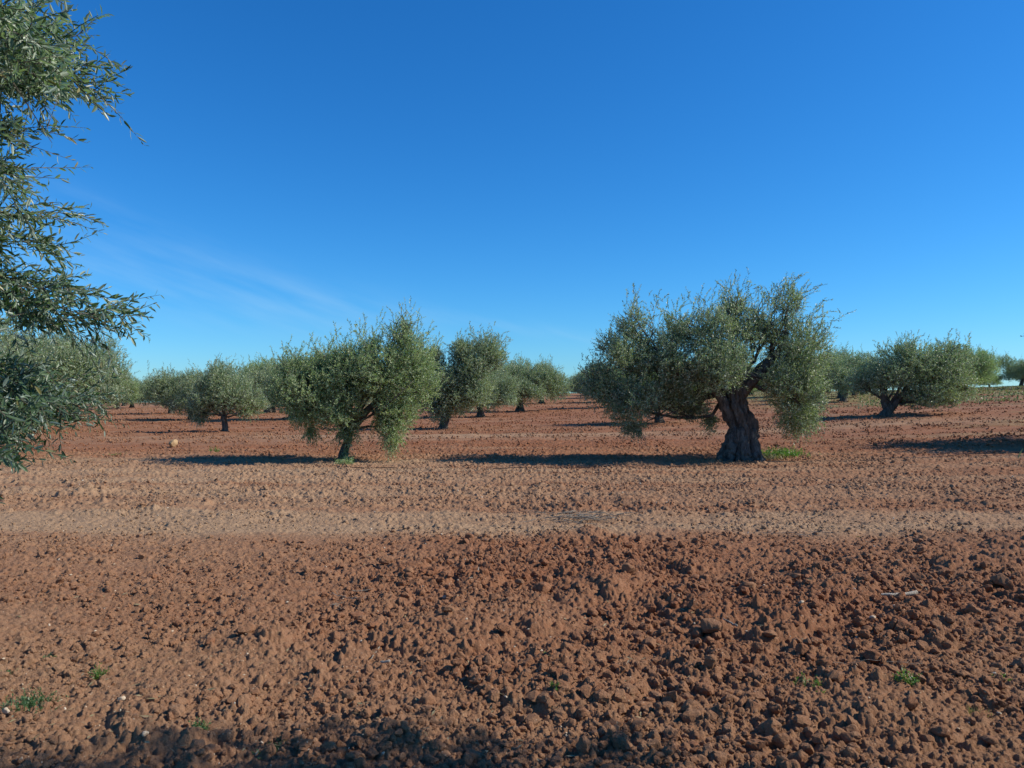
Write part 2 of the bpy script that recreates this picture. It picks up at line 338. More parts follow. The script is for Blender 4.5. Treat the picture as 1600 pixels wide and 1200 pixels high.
def scatter_clods():
    rg = np.random.default_rng(5)
    n = 190000; u = rg.uniform(-.78, .78, n); Y = 2.6 * (95 / 2.6) ** rg.uniform(0, 1, n); X = u * Y
    k = rough(X, Y); keep = rg.uniform(0, 1, n) < np.clip(k * .9, .05, 1) * sm(fbm(X * 1.1, Y * 1.1, 120, 3), .30, .62); X, Y, k = X[keep], Y[keep], k[keep]; n = len(X)
    big = rg.uniform(0, 1, n) ** 11
    rad = (.0065 + .00095 * Y - .0004 * np.maximum(0, Y - 30)) * (.45 + 1.5 * rg.uniform(0, 1, n) ** 3.5) + .045 * big * np.clip(k, 0, 1.1) * (1 - .4 * sm(Y, 9, 11))
    Z = gz(X, Y)
    for name, m in (('soil_clods', M_CLOD_S), ('dark_soil_clods', M_CLOD_T)):
        mb = MB(); sel = (rg.uniform(0, 1, n) < (.6 if m is M_CLOD_S else 1)) & (np.isfinite(rad)); x, y, z, r = X[sel], Y[sel], Z[sel], rad[sel]
        X, Y, Z, rad = X[~sel], Y[~sel], Z[~sel], rad[~sel]; n = len(X)
        px = r / y * 768; lod = np.where(px > 5, 3, np.where(px > 2.2, 2, 1)); var = rg.integers(0, 7, len(x)); Rm = rotmats(rg, len(x), .6)
        for l in (1, 2, 3):
            for v in range(7):
                q = np.where((lod == l) & (var == v))[0]
                if len(q) == 0: continue
                SV, SF = clod_shape(l, 100 + v)
                W = np.einsum('nij,vj->nvi', Rm[q], SV) * r[q, None, None] + np.stack([x[q], y[q], z[q] + r[q] * .15], -1)[:, None]
                F = SF[None] + (np.arange(len(q)) * len(SV))[:, None, None]; mb.add(W, F.reshape(-1, 3))
        o = mb.build(name, [m], smooth=False); VV = np.concatenate(mb.V); set_tone(o, VV[:, 0], VV[:, 1], -.02 if m is M_CLOD_S else -.12); tag(o, 'countless small crumbled clods of red-brown earth' if m is M_CLOD_S else 'countless small darker clods of red earth', None, None, 'stuff')  # second set leans further to the red soil tone
scatter_clods()
def clod(px, py, rpx, seed, label, name='earth_clod', m=None, group='large earth clods', cat='clod', sub=4, sq=(1, 1, 1), sink=.25):
    x, y = px2g(px, py); r = rpx / 1200 * y; V, F = clod_shape(sub, seed, .13)
    V = V * np.array(sq) * r; mb = MB(); mb.add(V, F)
    o = mb.build(name, [m or M_CLOD], smooth=True); z = float(gz(x, y, .02)[0]); o.location = (x, y, z + r * sink * 1.9); o.rotation_euler = (0, 0, seed * 1.7)
    return tag(o, label, cat, group)
CL = [(849, 921, 19), (669, 1105, 17), (739, 1176, 17), (728, 1112, 9), (1065, 1083, 16), (882, 1097, 10), (770, 1029, 16), (603, 883, 12), (812, 916, 9), (787, 993, 14), (1108, 991, 20),
      (1196, 1149, 12), (1284, 1050, 15), (1302, 1072, 14), (1390, 1053, 12), (1361, 1031, 14), (1166, 918, 16), (1562, 918, 16), (1269, 1013, 14), (1108, 1053, 14), (1331, 1190, 13), (280, 973, 10),
      (385, 998, 15), (414, 993, 11), (330, 1010, 11), (398, 1092, 11), (585, 1080, 13), (560, 960, 13), (640, 905, 10), (700, 975, 11), (925, 955, 12), (980, 905, 12), (1015, 1010, 13), (960, 1060, 11),
      (1200, 1000, 12), (1240, 905, 11), (1430, 905, 13), (1460, 985, 14), (1520, 960, 13), (1420, 1120, 13), (1500, 1060, 12), (1570, 1010, 13), (240, 905, 8), (480, 900, 9), (500, 1050, 12),
      (1045, 842, 6), (760, 845, 6), (735, 846, 5), (1100, 905, 11), (450, 1120, 11), (960, 1140, 13), (1080, 1170, 12), (1250, 1120, 12), (1540, 1160, 13)]
SPECIAL = {0: 'largest clod of red-brown earth in the middle of the foreground', 1: 'big rounded clod just above the shadow at the bottom of the picture', 2: 'clod sitting inside the dark tree shadow at the bottom edge',
           4: 'smooth rounded tan clod right of the middle in the foreground', 10: 'wide rough clod in the coarse ploughed belt right of the middle', 17: 'dark clod at the right edge of the picture in the coarse belt', 45: 'small dark clod on the pale strip below the big old tree'}
for i, (a, b, c) in enumerate(CL):
    lab = SPECIAL.get(i) or ('fist-sized lump of dry red-brown earth among the coarse clods of the foreground')
    clod(a, b + c * .3, c, 300 + i, lab, m=M_CLOD if i % 3 else M_CLOD2, group='large earth clods')
m, t, b = mat('pale_stone'); L(t, ramp(t, noise(t, 14, 5), [(.35, (.40, .30, .20)), (.65, (.66, .56, .42))]), b.inputs['Base Color']); bump(t, b, noise(t, 60), .004); M_STONE = m
m, t, b = mat('tan_stone'); L(t, ramp(t, noise(t, 14, 5), [(.35, (.33, .21, .11)), (.65, (.47, .33, .18))]), b.inputs['Base Color']); bump(t, b, noise(t, 40), .01); M_TAN = m
M_GREY, t, b = mat('grey_stone'); L(t, ramp(t, noise(t, 30, 5), [(.35, (.20, .18, .15)), (.65, (.42, .38, .32))]), b.inputs['Base Color'])
for a, b_, c, l, mm in [(271, 699, 9, 'tan triangular stone on the soil left of the nearest tree shadow', M_TAN), (193, 1108, 6, 'pinkish pale round stone in the left foreground', M_STONE), (697, 936, 7, 'pale grey stone left of the largest clod', M_GREY),
                       (1361, 976, 6, 'upright pale chip of stone in the coarse clods at right', M_STONE), (600, 1188, 5, 'small white stone inside the shadow at the bottom edge', M_STONE), (1178, 1020, 5, 'small cream stone right of the middle', M_STONE),
                       (1214, 1114, 6, 'pale grey stone in the right foreground', M_GREY), (15, 1120, 7, 'cream stone at the left edge of the foreground', M_STONE), (37, 1188, 7, 'tan stone at the bottom left corner', M_STONE),
                       (845, 1041, 4, 'tiny white stone in the centre foreground', M_STONE), (1556, 1118, 4, 'tiny white stone at the right edge of the foreground', M_STONE), (230, 1165, 6, 'cream stone above the shadow at the bottom left', M_STONE),
                       (1250, 970, 5, 'small pale brown stone right of the wide rough clod', M_STONE)]:
    clod(a, b_, c, 700 + a, l, 'stone', mm, 'loose stones on the field', 'stone', 3, (1, .8, 1.15 if c > 5 else .8), .35)

# ------------------------------------------------------------------ olive trees
def leaves(mb, P, D, Nn, Ln, Wd, fine=False, m=0):
    """one leaf per row: base P, axis D, face normal Nn"""
    S = np.cross(D, Nn); n = len(P); Ln = Ln[:, None]; Wd = Wd[:, None] * .5
    if not fine:
        V = np.stack([P, P + D * Ln * .45 + S * Wd + Nn * Ln * .03, P + D * Ln, P + D * Ln * .5 - S * Wd + Nn * Ln * .03], 1)
        mb.add(V, np.arange(n * 4).reshape(n, 4), m)
    else:
        dr = -Nn * Ln * .10
        c1 = P + D * Ln * .28; c2 = P + D * Ln * .68 + dr * .45; tip = P + D * Ln + dr * 1.2; up = Nn * Wd * .28
        V = np.stack([P, c1 + S * Wd * .85 + up, c1, c1 - S * Wd * .85 + up, c2 + S * Wd * .8 + up, c2, c2 - S * Wd * .8 + up, tip], 1)
        b = (np.arange(n) * 8)[:, None]
        Q = np.concatenate([b + np.array([[1, 4, 5, 2]]), b + np.array([[2, 5, 6, 3]])]); T = np.concatenate([b + np.array([[0, 1, 2]]), b + np.array([[0, 2, 3]]), b + np.array([[4, 7, 5]]), b + np.array([[5, 7, 6]])])
        mb.add(V, Q, m); mb.F.append((T + mb.n - n * 8, m))
def sprigs(mb, P, D, Ln, rg, nleaf, ll, lw, fine=False, m=0, droop=.0, stem=.004, stem_m=1, stems=True, up_bias=.75, bendk=.22):
    """leafy twigs: P base, D direction, Ln length; nleaf leaves on each"""
    n = len(P); t = np.linspace(.08, 1, nleaf)[None, :, None]
    bend = unit(rg.normal(size=(n, 3))) * bendk + np.array([0, 0, -droop]); Pn = P[:, None] + D[:, None] * Ln[:, None, None] * t + bend[:, None] * Ln[:, None, None] * t ** 2
    T = unit(D[:, None] + 2 * bend[:, None] * t)
    side = unit(np.cross(D, rg.normal(size=(n, 3)))); side2 = np.cross(D, side)
    k = np.arange(nleaf); ang = (k // 2) * 1.571 + (k % 2) * np.pi; ang = ang[None] + rg.normal(0, .45, (n, nleaf))
    out = side[:, None] * np.cos(ang)[..., None] + side2[:, None] * np.sin(ang)[..., None]
    LD = unit(T * rg.uniform(.5, 1.1, (n, nleaf, 1)) + out * .8 + np.array([0, 0, -droop * .6]) + rg.normal(0, .15, (n, nleaf, 3)))
    NN = unit(np.cross(np.cross(LD, T + rg.normal(0, .3, LD.shape)), LD)); NN = NN * np.where((NN[..., 2] > 0) | (rg.uniform(size=NN.shape[:2]) > up_bias), 1, -1)[..., None]
    LL = ll * rg.uniform(.65, 1.2, (n, nleaf)) * (1 - .3 * (t[..., 0] > .9)); sh = (-1, 3)
    leaves(mb, Pn.reshape(sh), LD.reshape(sh), NN.reshape(sh), LL.ravel(), (LL * lw / ll * rg.uniform(.8, 1.2, LL.shape)).ravel(), fine, m)
    if stems:
        q = np.array([0, nleaf // 2, nleaf - 1]); C3 = Pn[:, q].copy(); C3[:, 0] = P
        a3 = np.array([0, 2.094, 4.189]); ring = side[:, None] * np.cos(a3)[None, :, None] + side2[:, None] * np.sin(a3)[None, :, None]
        rad = stem * np.array([1, .7, .35]); V = C3[:, :, None] + ring[:, None] * rad[None, :, None, None]; b = (np.arange(n) * 9)[:, None]
        F = np.concatenate([b + np.array([[s * 3 + e, s * 3 + (e + 1) % 3, s * 3 + 3 + (e + 1) % 3, s * 3 + 3 + e]]) for s in (0, 1) for e in range(3)]); mb.add(V, F, stem_m)
def fill_clump(mb, c, rx, ry, rz, n, rg, ll=.065, lw=.015, nleaf=14, slen=.32, m=0, shell=.55, droop=0., gaps=.35, seed=0, lean=(0, 0)):
    """sprigs through one ellipsoidal bough; noise opens gaps and makes dense tufts"""
    u = unit(rg.normal(size=(n * 3, 3))); r = rg.uniform(0, 1, n * 3) ** shell
    r *= 1 + .35 * (vnoise(u[:, 0] * 3 + seed, u[:, 2] * 3 + u[:, 1] * 2, seed) - .5)
    Q = u * r[:, None]; P = np.array(c) + Q * np.array([rx, ry, rz])
    d = vnoise(P[:, 0] * 3.2 + P[:, 1] * 1.3, P[:, 2] * 3.4 - P[:, 1] * 2.1, seed + 3); d2 = vnoise(P[:, 0] * 7 + P[:, 1] * 5, P[:, 2] * 7 - P[:, 1] * 4, seed + 5)
    k = np.where((d * .6 + d2 * .4) > gaps)[0][:n]; P = P[k]; u = u[k]
    D = unit(u * .75 + np.array([lean[0] * 1.0, 0, .55 - 1.4 * droop + lean[1]]) + rg.normal(0, .45, P.shape))
    P = P - D * slen * .5
    sprigs(mb, P, D, slen * rg.uniform(.6, 1.3, len(P)), rg, nleaf, ll, lw, m=m, droop=droop * .5 + .03, stem=.004)
    return P
def skeleton(mb, fork, frad, clumps, rg, per=9, m=0, sides=6):
    for c in clumps:
        p = np.array(c[0]); R3 = np.array(c[1]); e = p - np.array([0, 0, R3[2] * .25]); d = np.linalg.norm(e - fork)
        lp = curve(fork + rg.normal(0, frad * .3, 3), e, 9, .09, rg); r0 = frad * rg.uniform(.26, .42); r1 = max(.018, r0 * .3)
        tube(mb, lp, np.linspace(r0, r1, 9), sides, m, 3, rg, .12)
        for q in range(per):
            t = rg.uniform(.45, 1); a = lp[int(t * 8)]; en = p + unit(rg.normal(size=3)) * R3 * rg.uniform(.5, .95)
            bp = curve(a, en, 6, .10, rg); tube(mb, bp, np.linspace(max(.02, r1 * .8), .006, 6), 4, m)
            for s in range(3):
                b = bp[rg.integers(2, 5)]; tube(mb, curve(b, b + unit(rg.normal(size=3) + [0, 0, .4]) * rg.uniform(.25, .5), 4, .08, rg), np.linspace(.010, .004, 4), 3, m)
def empty(name, loc, label, cat='tree', group=None, rz=0, sc=1):
    o = bpy.data.objects.new(name, None); COL.objects.link(o); o.location = loc; o.rotation_euler = (0, 0, rz); o.scale = (sc,) * 3 if isinstance(sc, (int, float)) else sc
    o.empty_display_size = .3; return tag(o, label, cat, group)
def hand_tree(base_px, Y, label, trunk, limbs, clumps, seed, dens=1.0, ll=.062, lw=.023, leafm=M_LEAF, barkm=M_BARK, wisps=(), group=None, droopers=(), gaps=.35, sides=24, fork=None, thin_y=0):
    """clumps given in photo pixels (cx, cy, rx, ry, depth offset in metres, depth radius); built in metres about the tree's own base"""
    rg = np.random.default_rng(seed); bx, by = base_px; k = Y / 1200.0
    X0 = (bx - 800) * k; z0 = float(land(np.array([X0]), np.array([Y]))[0]); o = empty('olive_tree', (X0, Y, z0), label, 'tree', group)
    W = lambda x, y, d=0: np.array([(x - bx) * k, d, (by - y) * k])
    tb = MB()
    tp = np.array([W(x, y, 0) for x, y, r in trunk]); tr = np.array([r * k for x, y, r in trunk])
    n = 14 if sides < 40 else 90; s = np.linspace(0, 1, len(tp)); q = np.linspace(0, 1, n)
    P = np.stack([np.interp(q, s, tp[:, i]) for i in range(3)], -1); rr = np.interp(q, s, tr)
    if n > 20:                                                    # smooth the joints of the interpolation
        for _ in range(5): P[1:-1] = (P[:-2] + P[1:-1] * 2 + P[2:]) / 4; rr[1:-1] = (rr[:-2] + rr[1:-1] * 2 + rr[2:]) / 4
    P[0, 2] = -.15
    tube(tb, P, rr, sides, 0, 5, rg, .34 if n > 20 else .15)
    for lb in limbs:
        pp = np.array([W(x, y, d) for x, y, d, r in lb]); r_ = np.array([r * k for *_, r in lb]); s = np.linspace(0, 1, len(pp)); q = np.linspace(0, 1, 16)
        P2 = np.stack([np.interp(q, s, pp[:, i]) for i in range(3)], -1); P2[1:-1] = (P2[:-2] + P2[1:-1] * 2 + P2[2:]) / 4; P2[2:-1] += rg.normal(0, .015, P2[2:-1].shape)
        tube(tb, P2, np.interp(q, s, r_), 14, 0, 4, rg, .16)
    if fork is None: fork = P[-1]
    else: fork = W(*fork)
    cl = [(W(x, y, d), (rx * k, dr, ry * k)) for x, y, rx, ry, d, dr in clumps]
    skeleton(tb, fork, rr[-1], cl, rg)
    tb.build('trunk', [barkm], o, smooth=True)
    cb = MB()
    for i, (c, r3) in enumerate(cl):
        vol = r3[0] * r3[1] * r3[2]; n_ = int(dens * 900 * vol ** .72 * (.55 if clumps[i][1] < thin_y else 1))
        fill_clump(cb, c, *r3, n_, rg, ll, lw, seed=seed * 7 + i, gaps=gaps)
    for x, y, rx, ry, d, dr in droopers:
        c = W(x, y, d); r3 = (rx * k, dr, ry * k); fill_clump(cb, c, *r3, int(dens * 900 * (r3[0] * r3[1] * r3[2]) ** .72), rg, ll, lw, droop=.6, seed=seed * 9 + int(x), gaps=gaps)
    for c, r3 in cl:                                              # short upright shoots roughening the top of every bough
        for q in range(int(4 + 7 * r3[0])):
            u = unit(rg.normal(size=3) + [0, 0, .9]); a = c + u * np.array(r3) * .85; v = unit(u * .5 + np.array([rg.normal(.25, .25), rg.normal(0, .25), .9])) * rg.uniform(.25, .62)
            pp = a + v * np.linspace(0, .85, 3)[:, None]; sprigs(cb, pp, unit(v + rg.normal(0, .12, (3, 3))), np.full(3, .27), rg, 14, ll, lw * 1.05, stem=.004)
    for x0, y0, x1, y1, n_ in wisps:                              # long thin shoots standing out of the crown
        for q in range(n_):
            a = W(x0 + rg.normal(0, 7), y0 + rg.normal(0, 5), rg.normal(0, .3)); b = W(x1 + rg.normal(0, 9), y1 + rg.normal(0, 6), rg.normal(0, .4)); v = b - a; ln = np.linalg.norm(v)
            m_ = max(2, int(ln / .16)); tt = np.linspace(0, .9, m_)
            pp = a + v * tt[:, None] + rg.normal(0, .03, (m_, 3)); sprigs(cb, pp, unit(v + rg.normal(0, .35 * ln, (m_, 3))), np.full(m_, .26) * rg.uniform(.7, 1.2, m_), rg, 10, ll, lw, stem=.006)
    cb.build('crown', [leafm, M_TWIG], o)
    return o

# nearest rank, right: the old giant
hand_tree((1155, 720), 19.41, 'big old olive tree with a thick dark gnarled trunk and long shadow',
    [(1154, 726, 30), (1154, 716, 26), (1155, 704, 22), (1157, 688, 20), (1159, 668, 17.5), (1154, 650, 16), (1150, 635, 15), (1149, 620, 13), (1148, 606, 11)],
    [[(1140, 655, 0, 9), (1132, 635, -.1, 8), (1122, 618, -.15, 7), (1112, 603, -.2, 6), (1085, 585, -.2, 4.5), (1050, 575, -.1, 3)],
     [(1156, 618, 0, 9), (1170, 600, -.1, 7.5), (1188, 580, -.15, 6.5), (1205, 560, -.1, 5.5), (1222, 540, 0, 4), (1232, 520, 0, 2.5)],
     [(1148, 612, .1, 10), (1140, 590, .2, 8), (1130, 560, .3, 5), (1120, 530, .3, 3)],
     [(1130, 590, 0, 6), (1075, 570, .3, 5), (1035, 555, .4, 4), (1005, 548, .4, 3)],
     [(1128, 724, -.35, 6), (1137, 708, -.25, 9), (1147, 685, -.12, 9)], [(1184, 724, -.3, 6), (1174, 706, -.25, 9), (1170, 672, -.12, 8)], [(1157, 724, -.5, 6), (1156, 705, -.35, 8), (1152, 670, -.2, 7)]],
    [(935, 600, 32, 38, 0, .8), (975, 560, 48, 50, .3, 1.4), (985, 625, 52, 44, -.3, 1.2), (1045, 560, 46, 58, 0, 1.6), (1060, 515, 28, 30, .2, .9), (1095, 520, 40, 42, -.4, 1.3), (1110, 575, 48, 42, -.9, 1.0),
     (1150, 520, 44, 50, .2, 1.5), (1165, 572, 36, 32, .9, .8), (1205, 500, 40, 42, .3, 1.2), (1245, 555, 46, 62, 0, 1.6), (1232, 615, 44, 42, -.6, 1.1), (1262, 600, 30, 48, .5, 1.0), (1200, 600, 26, 30, -.9, .6),
     (1060, 615, 44, 30, .2, 1.0), (985, 505, 26, 26, 0, .7), (1150, 475, 22, 24, 0, .6), (1235, 470, 26, 26, .1, .6), (1085, 640, 34, 18, .6, .7)], 11, dens=1.45, leafm=M_LEAF, barkm=M_BARKD, sides=88, gaps=.45, fork=(1147, 596, 0), thin_y=545,
    wisps=[(1215, 480, 1240, 432, 6), (1225, 485, 1265, 445, 6), (1250, 510, 1295, 478, 6), (1150, 480, 1168, 442, 5), (1135, 490, 1130, 455, 4), (1262, 545, 1294, 520, 4), (1018, 520, 1022, 470, 4), (975, 510, 990, 478, 4), (1060, 500, 1050, 478, 4), (1095, 500, 1100, 470, 4), (910, 590, 918, 560, 3), (1185, 490, 1195, 450, 4)],
    droopers=[(990, 665, 24, 14, -.2, .6), (1235, 655, 34, 22, -.4, .7), (1265, 640, 24, 24, .2, .6), (1125, 660, 12, 18, .9, .4)])
# nearest rank, left
hand_tree((536, 720), 19.41, 'bushy grey-green olive tree on a slim short trunk with low hanging skirts',
    [(536, 724, 10), (536, 714, 7.5), (540, 700, 6.2), (544, 685, 5.8), (547, 670, 5.5)],
    [[(545, 680, 0, 4.5), (560, 655, -.1, 5), (585, 630, 0, 4), (610, 600, 0, 3)], [(547, 672, 0, 4.5), (545, 640, .1, 5), (530, 600, .1, 3)], [(545, 676, 0, 4), (520, 650, .2, 4), (480, 630, .1, 3)]],
    [(488, 612, 60, 52, 0, 1.5), (448, 608, 36, 40, .2, .9), (455, 580, 24, 24, 0, .6), (545, 590, 52, 46, .2, 1.5), (535, 640, 42, 34, -.5, 1.0), (600, 580, 48, 48, -.1, 1.4), (648, 585, 42, 60, 0, 1.2), (628, 535, 32, 36, .1, .9), (622, 640, 34, 40, -.2, .9),
     (505, 570, 38, 30, .2, 1.0), (580, 540, 22, 24, 0, .6), (540, 560, 26, 22, 0, .7), (632, 515, 14, 18, 0, .4)], 21, thin_y=560, dens=1.4, leafm=M_LEAFG, gaps=.40, sides=20,
    wisps=[(628, 520, 630, 498, 5), (572, 540, 568, 518, 4), (468, 580, 462, 545, 3), (500, 560, 492, 545, 3), (655, 540, 660, 520, 3), (540, 560, 548, 542, 3), (607, 545, 600, 528, 3)],
    droopers=[(615, 680, 20, 26, -.3, .5), (545, 675, 24, 16, -.3, .4), (484, 672, 13, 18, .1, .3), (542, 707, 12, 10, -.3, .25), (600, 650, 26, 20, .2, .6), (470, 650, 22, 16, 0, .5)])
# second rank
hand_tree((692, 671), 35.5, 'tall olive tree with a wind-swept crown leaning right, behind the bushy tree',
    [(692, 674, 9), (694, 664, 6.5), (698, 650, 6), (704, 636, 5)], [[(704, 640, 0, 4), (720, 610, 0, 3), (745, 575, 0, 2)]],
    [(660, 585, 28, 40, .3, 1.6), (672, 625, 26, 26, .2, 1.4), (715, 625, 26, 26, 0, 1.4), (700, 600, 30, 34, 0, 1.6), (735, 575, 32, 38, 0, 1.6), (760, 548, 26, 26, 0, 1.2), (722, 550, 18, 22, 0, 1.), (745, 615, 28, 26, -.2, 1.3), (690, 640, 22, 22, -.3, 1.), (680, 560, 14, 20, 0, .8), (775, 560, 16, 18, .2, .8)],
    31, dens=1.0, ll=.08, lw=.030, wisps=[(745, 540, 740, 515, 4), (770, 540, 790, 528, 4), (690, 555, 690, 540, 3), (722, 545, 735, 518, 3)], sides=14)
hand_tree((352, 677), 34, 'small rounded olive tree on a thin straight trunk, left of the bushy tree',
    [(352, 680, 6), (352, 670, 4.6), (351, 662, 4.2), (350, 652, 4)], [],
    [(330, 625, 30, 28, 0, 1.4), (365, 620, 34, 30, 0, 1.6), (345, 600, 26, 22, 0, 1.2), (395, 625, 24, 24, .2, 1.2), (340, 587, 12, 12, 0, .5), (310, 640, 18, 18, 0, .8), (318, 602, 14, 12, 0, .6)],
    41, dens=.75, ll=.08, lw=.030, wisps=[(342, 590, 343, 570, 4), (330, 595, 316, 588, 3), (370, 600, 370, 588, 3)], droopers=[(312, 655, 12, 10, 0, .5), (385, 645, 18, 10, 0, .6)], sides=14)
hand_tree((1383, 654), 35.2, 'wide olive tree with a forked leaning dark trunk at right, crown spreading right',
    [(1381, 658, 11), (1383, 650, 7.5), (1388, 643, 7), (1391, 636, 6)], [[(1387, 645, 0, 5), (1381, 630, 0, 4), (1379, 615, 0, 3), (1372, 600, 0, 2)], [(1391, 642, 0, 6), (1402, 628, 0, 4.5), (1420, 605, 0, 3)]],
    [(1375, 590, 34, 32, 0, 1.6), (1415, 570, 38, 36, 0, 1.8), (1460, 585, 44, 44, 0, 2.), (1492, 580, 34, 40, .5, 1.6), (1440, 620, 38, 22, -.4, 1.4), (1345, 600, 20, 20, .2, 1.), (1510, 605, 20, 22, .3, 1.), (1418, 550, 16, 14, 0, .8), (1500, 555, 16, 18, .2, .8), (1480, 625, 24, 14, 0, 1)],
    51, dens=.75, ll=.08, lw=.030, wisps=[(1418, 545, 1425, 530, 4), (1478, 550, 1478, 532, 4), (1510, 560, 1515, 542, 3), (1380, 560, 1372, 545, 3), (1335, 590, 1328, 565, 3)], sides=14)

# near tree whose boughs reach in from the left edge; trunk outside the picture
def near_tree():
    rg = np.random.default_rng(77); o = empty('olive_tree', (-5.0, 3.6, 0), 'close olive tree reaching in at the left edge on drooping leafy twigs')
    W = lambda x, y, Y: np.array([(x - 800) / 1200 * Y + 5.0, Y - 3.6, CAM_H - (y - 618) / 1200 * Y])
    tb = MB(); cb = MB()
    tube(tb, np.array([[0, 0, -.15], [0, 0, .15], [.05, 0, .6], [.15, 0, 1.1], [.2, .05, 1.5]]), [.5, .36, .28, .25, .22], 28, 0, 5, rg, .2)
    fork = np.array([.2, .05, 1.4])
    # twigs: pixel start, pixel end, distance, leaves; grouped in boughs. each: (x0,y0,x1,y1,Y,count,spread px)
    B = [(-160, 120, 120, 60, 3.0, 40, 50), (-150, 60, 90, 10, 2.9, 38, 46), (-120, 100, 150, 110, 3.1, 20, 22), (-100, 130, 140, 125, 3.0, 14, 12), (-60, 100, 195, 104, 3.1, 3, 5), (-60, 60, 170, 50, 3.1, 3, 8), (-60, 130, 165, 140, 3.1, 3, 6), (-90, 20, 60, 60, 2.7, 16, 36),
         (-160, 190, -10, 200, 3.1, 24, 30), (-100, 190, 60, 200, 3.0, 4, 10), (-150, 270, 10, 270, 3.2, 20, 26), (-100, 250, 68, 252, 3.2, 4, 10), (-160, 340, 20, 350, 3.3, 18, 26), (-100, 330, 108, 330, 3.3, 5, 8), (-100, 370, 110, 378, 3.3, 5, 8), (-160, 400, -20, 415, 3.2, 8, 14), (-160, 300, -20, 320, 3, 16, 36),
         (-100, 415, 178, 460, 3.1, 4, 5), (-80, 435, 204, 505, 3.05, 6, 6), (-60, 450, 155, 520, 3.1, 4, 8), (-100, 425, 95, 440, 3.2, 4, 10), (-110, 455, 85, 495, 3.2, 3, 6), (-150, 460, 0, 470, 3.2, 4, 12), (-60, 440, 190, 460, 3.1, 1, 4),
         (-160, 555, 75, 580, 3.4, 40, 18), (-160, 595, 115, 600, 3.5, 48, 20), (-160, 635, 115, 632, 3.4, 44, 20), (-140, 615, 60, 645, 3.2, 34, 18), (-150, 560, 10, 510, 3.2, 10, 16), (0, 625, 190, 612, 3.5, 2, 4), (-60, 600, 160, 625, 3.6, 4, 12), (-40, 630, 160, 665, 3.5, 3, 8),
         (-150, 670, 50, 675, 3.3, 18, 14), (-150, 690, 40, 715, 3.2, 12, 10), (-120, 680, 0, 720, 3.1, 9, 10), (-160, 90, -20, 200, 2.9, 20, 50), (-170, 480, -50, 640, 3.2, 26, 50), (-180, 250, -50, 420, 3.2, 22, 44)]
    for x0, y0, x1, y1, Y, n, sp in B:
        a0 = W(x0, y0, Y); tube(tb, curve(fork, a0, 10, .06, rg), np.linspace(.07, .018, 10), 7, 0, 3, rg)
        for q in range(n):
            f = rg.uniform(.0, 1) if n > 8 else rg.uniform(.75, 1); ln = 1 if n <= 8 else rg.uniform(.35, .8)
            yy = max(2.5, Y + rg.normal(0, .03 if n <= 8 else .28))
            st = max(0, f - ln * .5) if n > 8 else 0
            a = W(x0 + (x1 - x0) * st + rg.normal(0, sp * .3), y0 + (y1 - y0) * st + rg.normal(0, sp * .6), yy)
            e = W(x0 + (x1 - x0) * min(1, f) + rg.normal(0, sp * .3), y0 + (y1 - y0) * f + rg.normal(0, sp), max(2.5, yy + rg.normal(0, .1 if n <= 8 else .3)))
            v = e - a; d = np.linalg.norm(v)
            if d > 1.0 and n > 8: v *= 1 / d; d = 1.0
            nl = int(max(10, d / .026)); sprigs(cb, a[None], (v / d)[None], np.array([d]), rg, min(nl + nl // 4, 50 if n > 8 else 90), .044, .0115, True, 0, .08 if n > 8 else .03, .0028, bendk=.2 if n > 8 else .05)
            m_ = int(d / .10)                                        # side shoots
            if m_ > 1:
                tt = rg.uniform(.25, .95, m_); pp = a + v * tt[:, None]
                sprigs(cb, pp, unit(v / d + rg.normal(0, .5, (m_, 3)) + [0, 0, -.1]), rg.uniform(.12, .26, m_), rg, 15, .041, .011, True, 0, .1, .0022)
    # the rest of the crown, outside the picture to the left
    for c, r3, n_ in (((-.6, 0, 2.4), (1.6, 1.8, 1.2), 900), ((.3, .6, 3.2), (1.3, 1.4, .8), 500), ((.2, -.5, 2.0), (1.3, 1.0, .8), 500), ((-.9, .4, 3.2), (1.2, 1.3, .7), 400)):
        fill_clump(cb, c, *r3, n_, rg, .062, .014, 14, .35, seed=n_, gaps=.4)
    skeleton(tb, fork, .2, [((-.6, 0, 2.4), (1.6, 1.8, 1.2)), ((.3, .6, 3.2), (1.3, 1.4, .8))], rg)
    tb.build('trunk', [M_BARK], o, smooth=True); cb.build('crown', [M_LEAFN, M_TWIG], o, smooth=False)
near_tree()

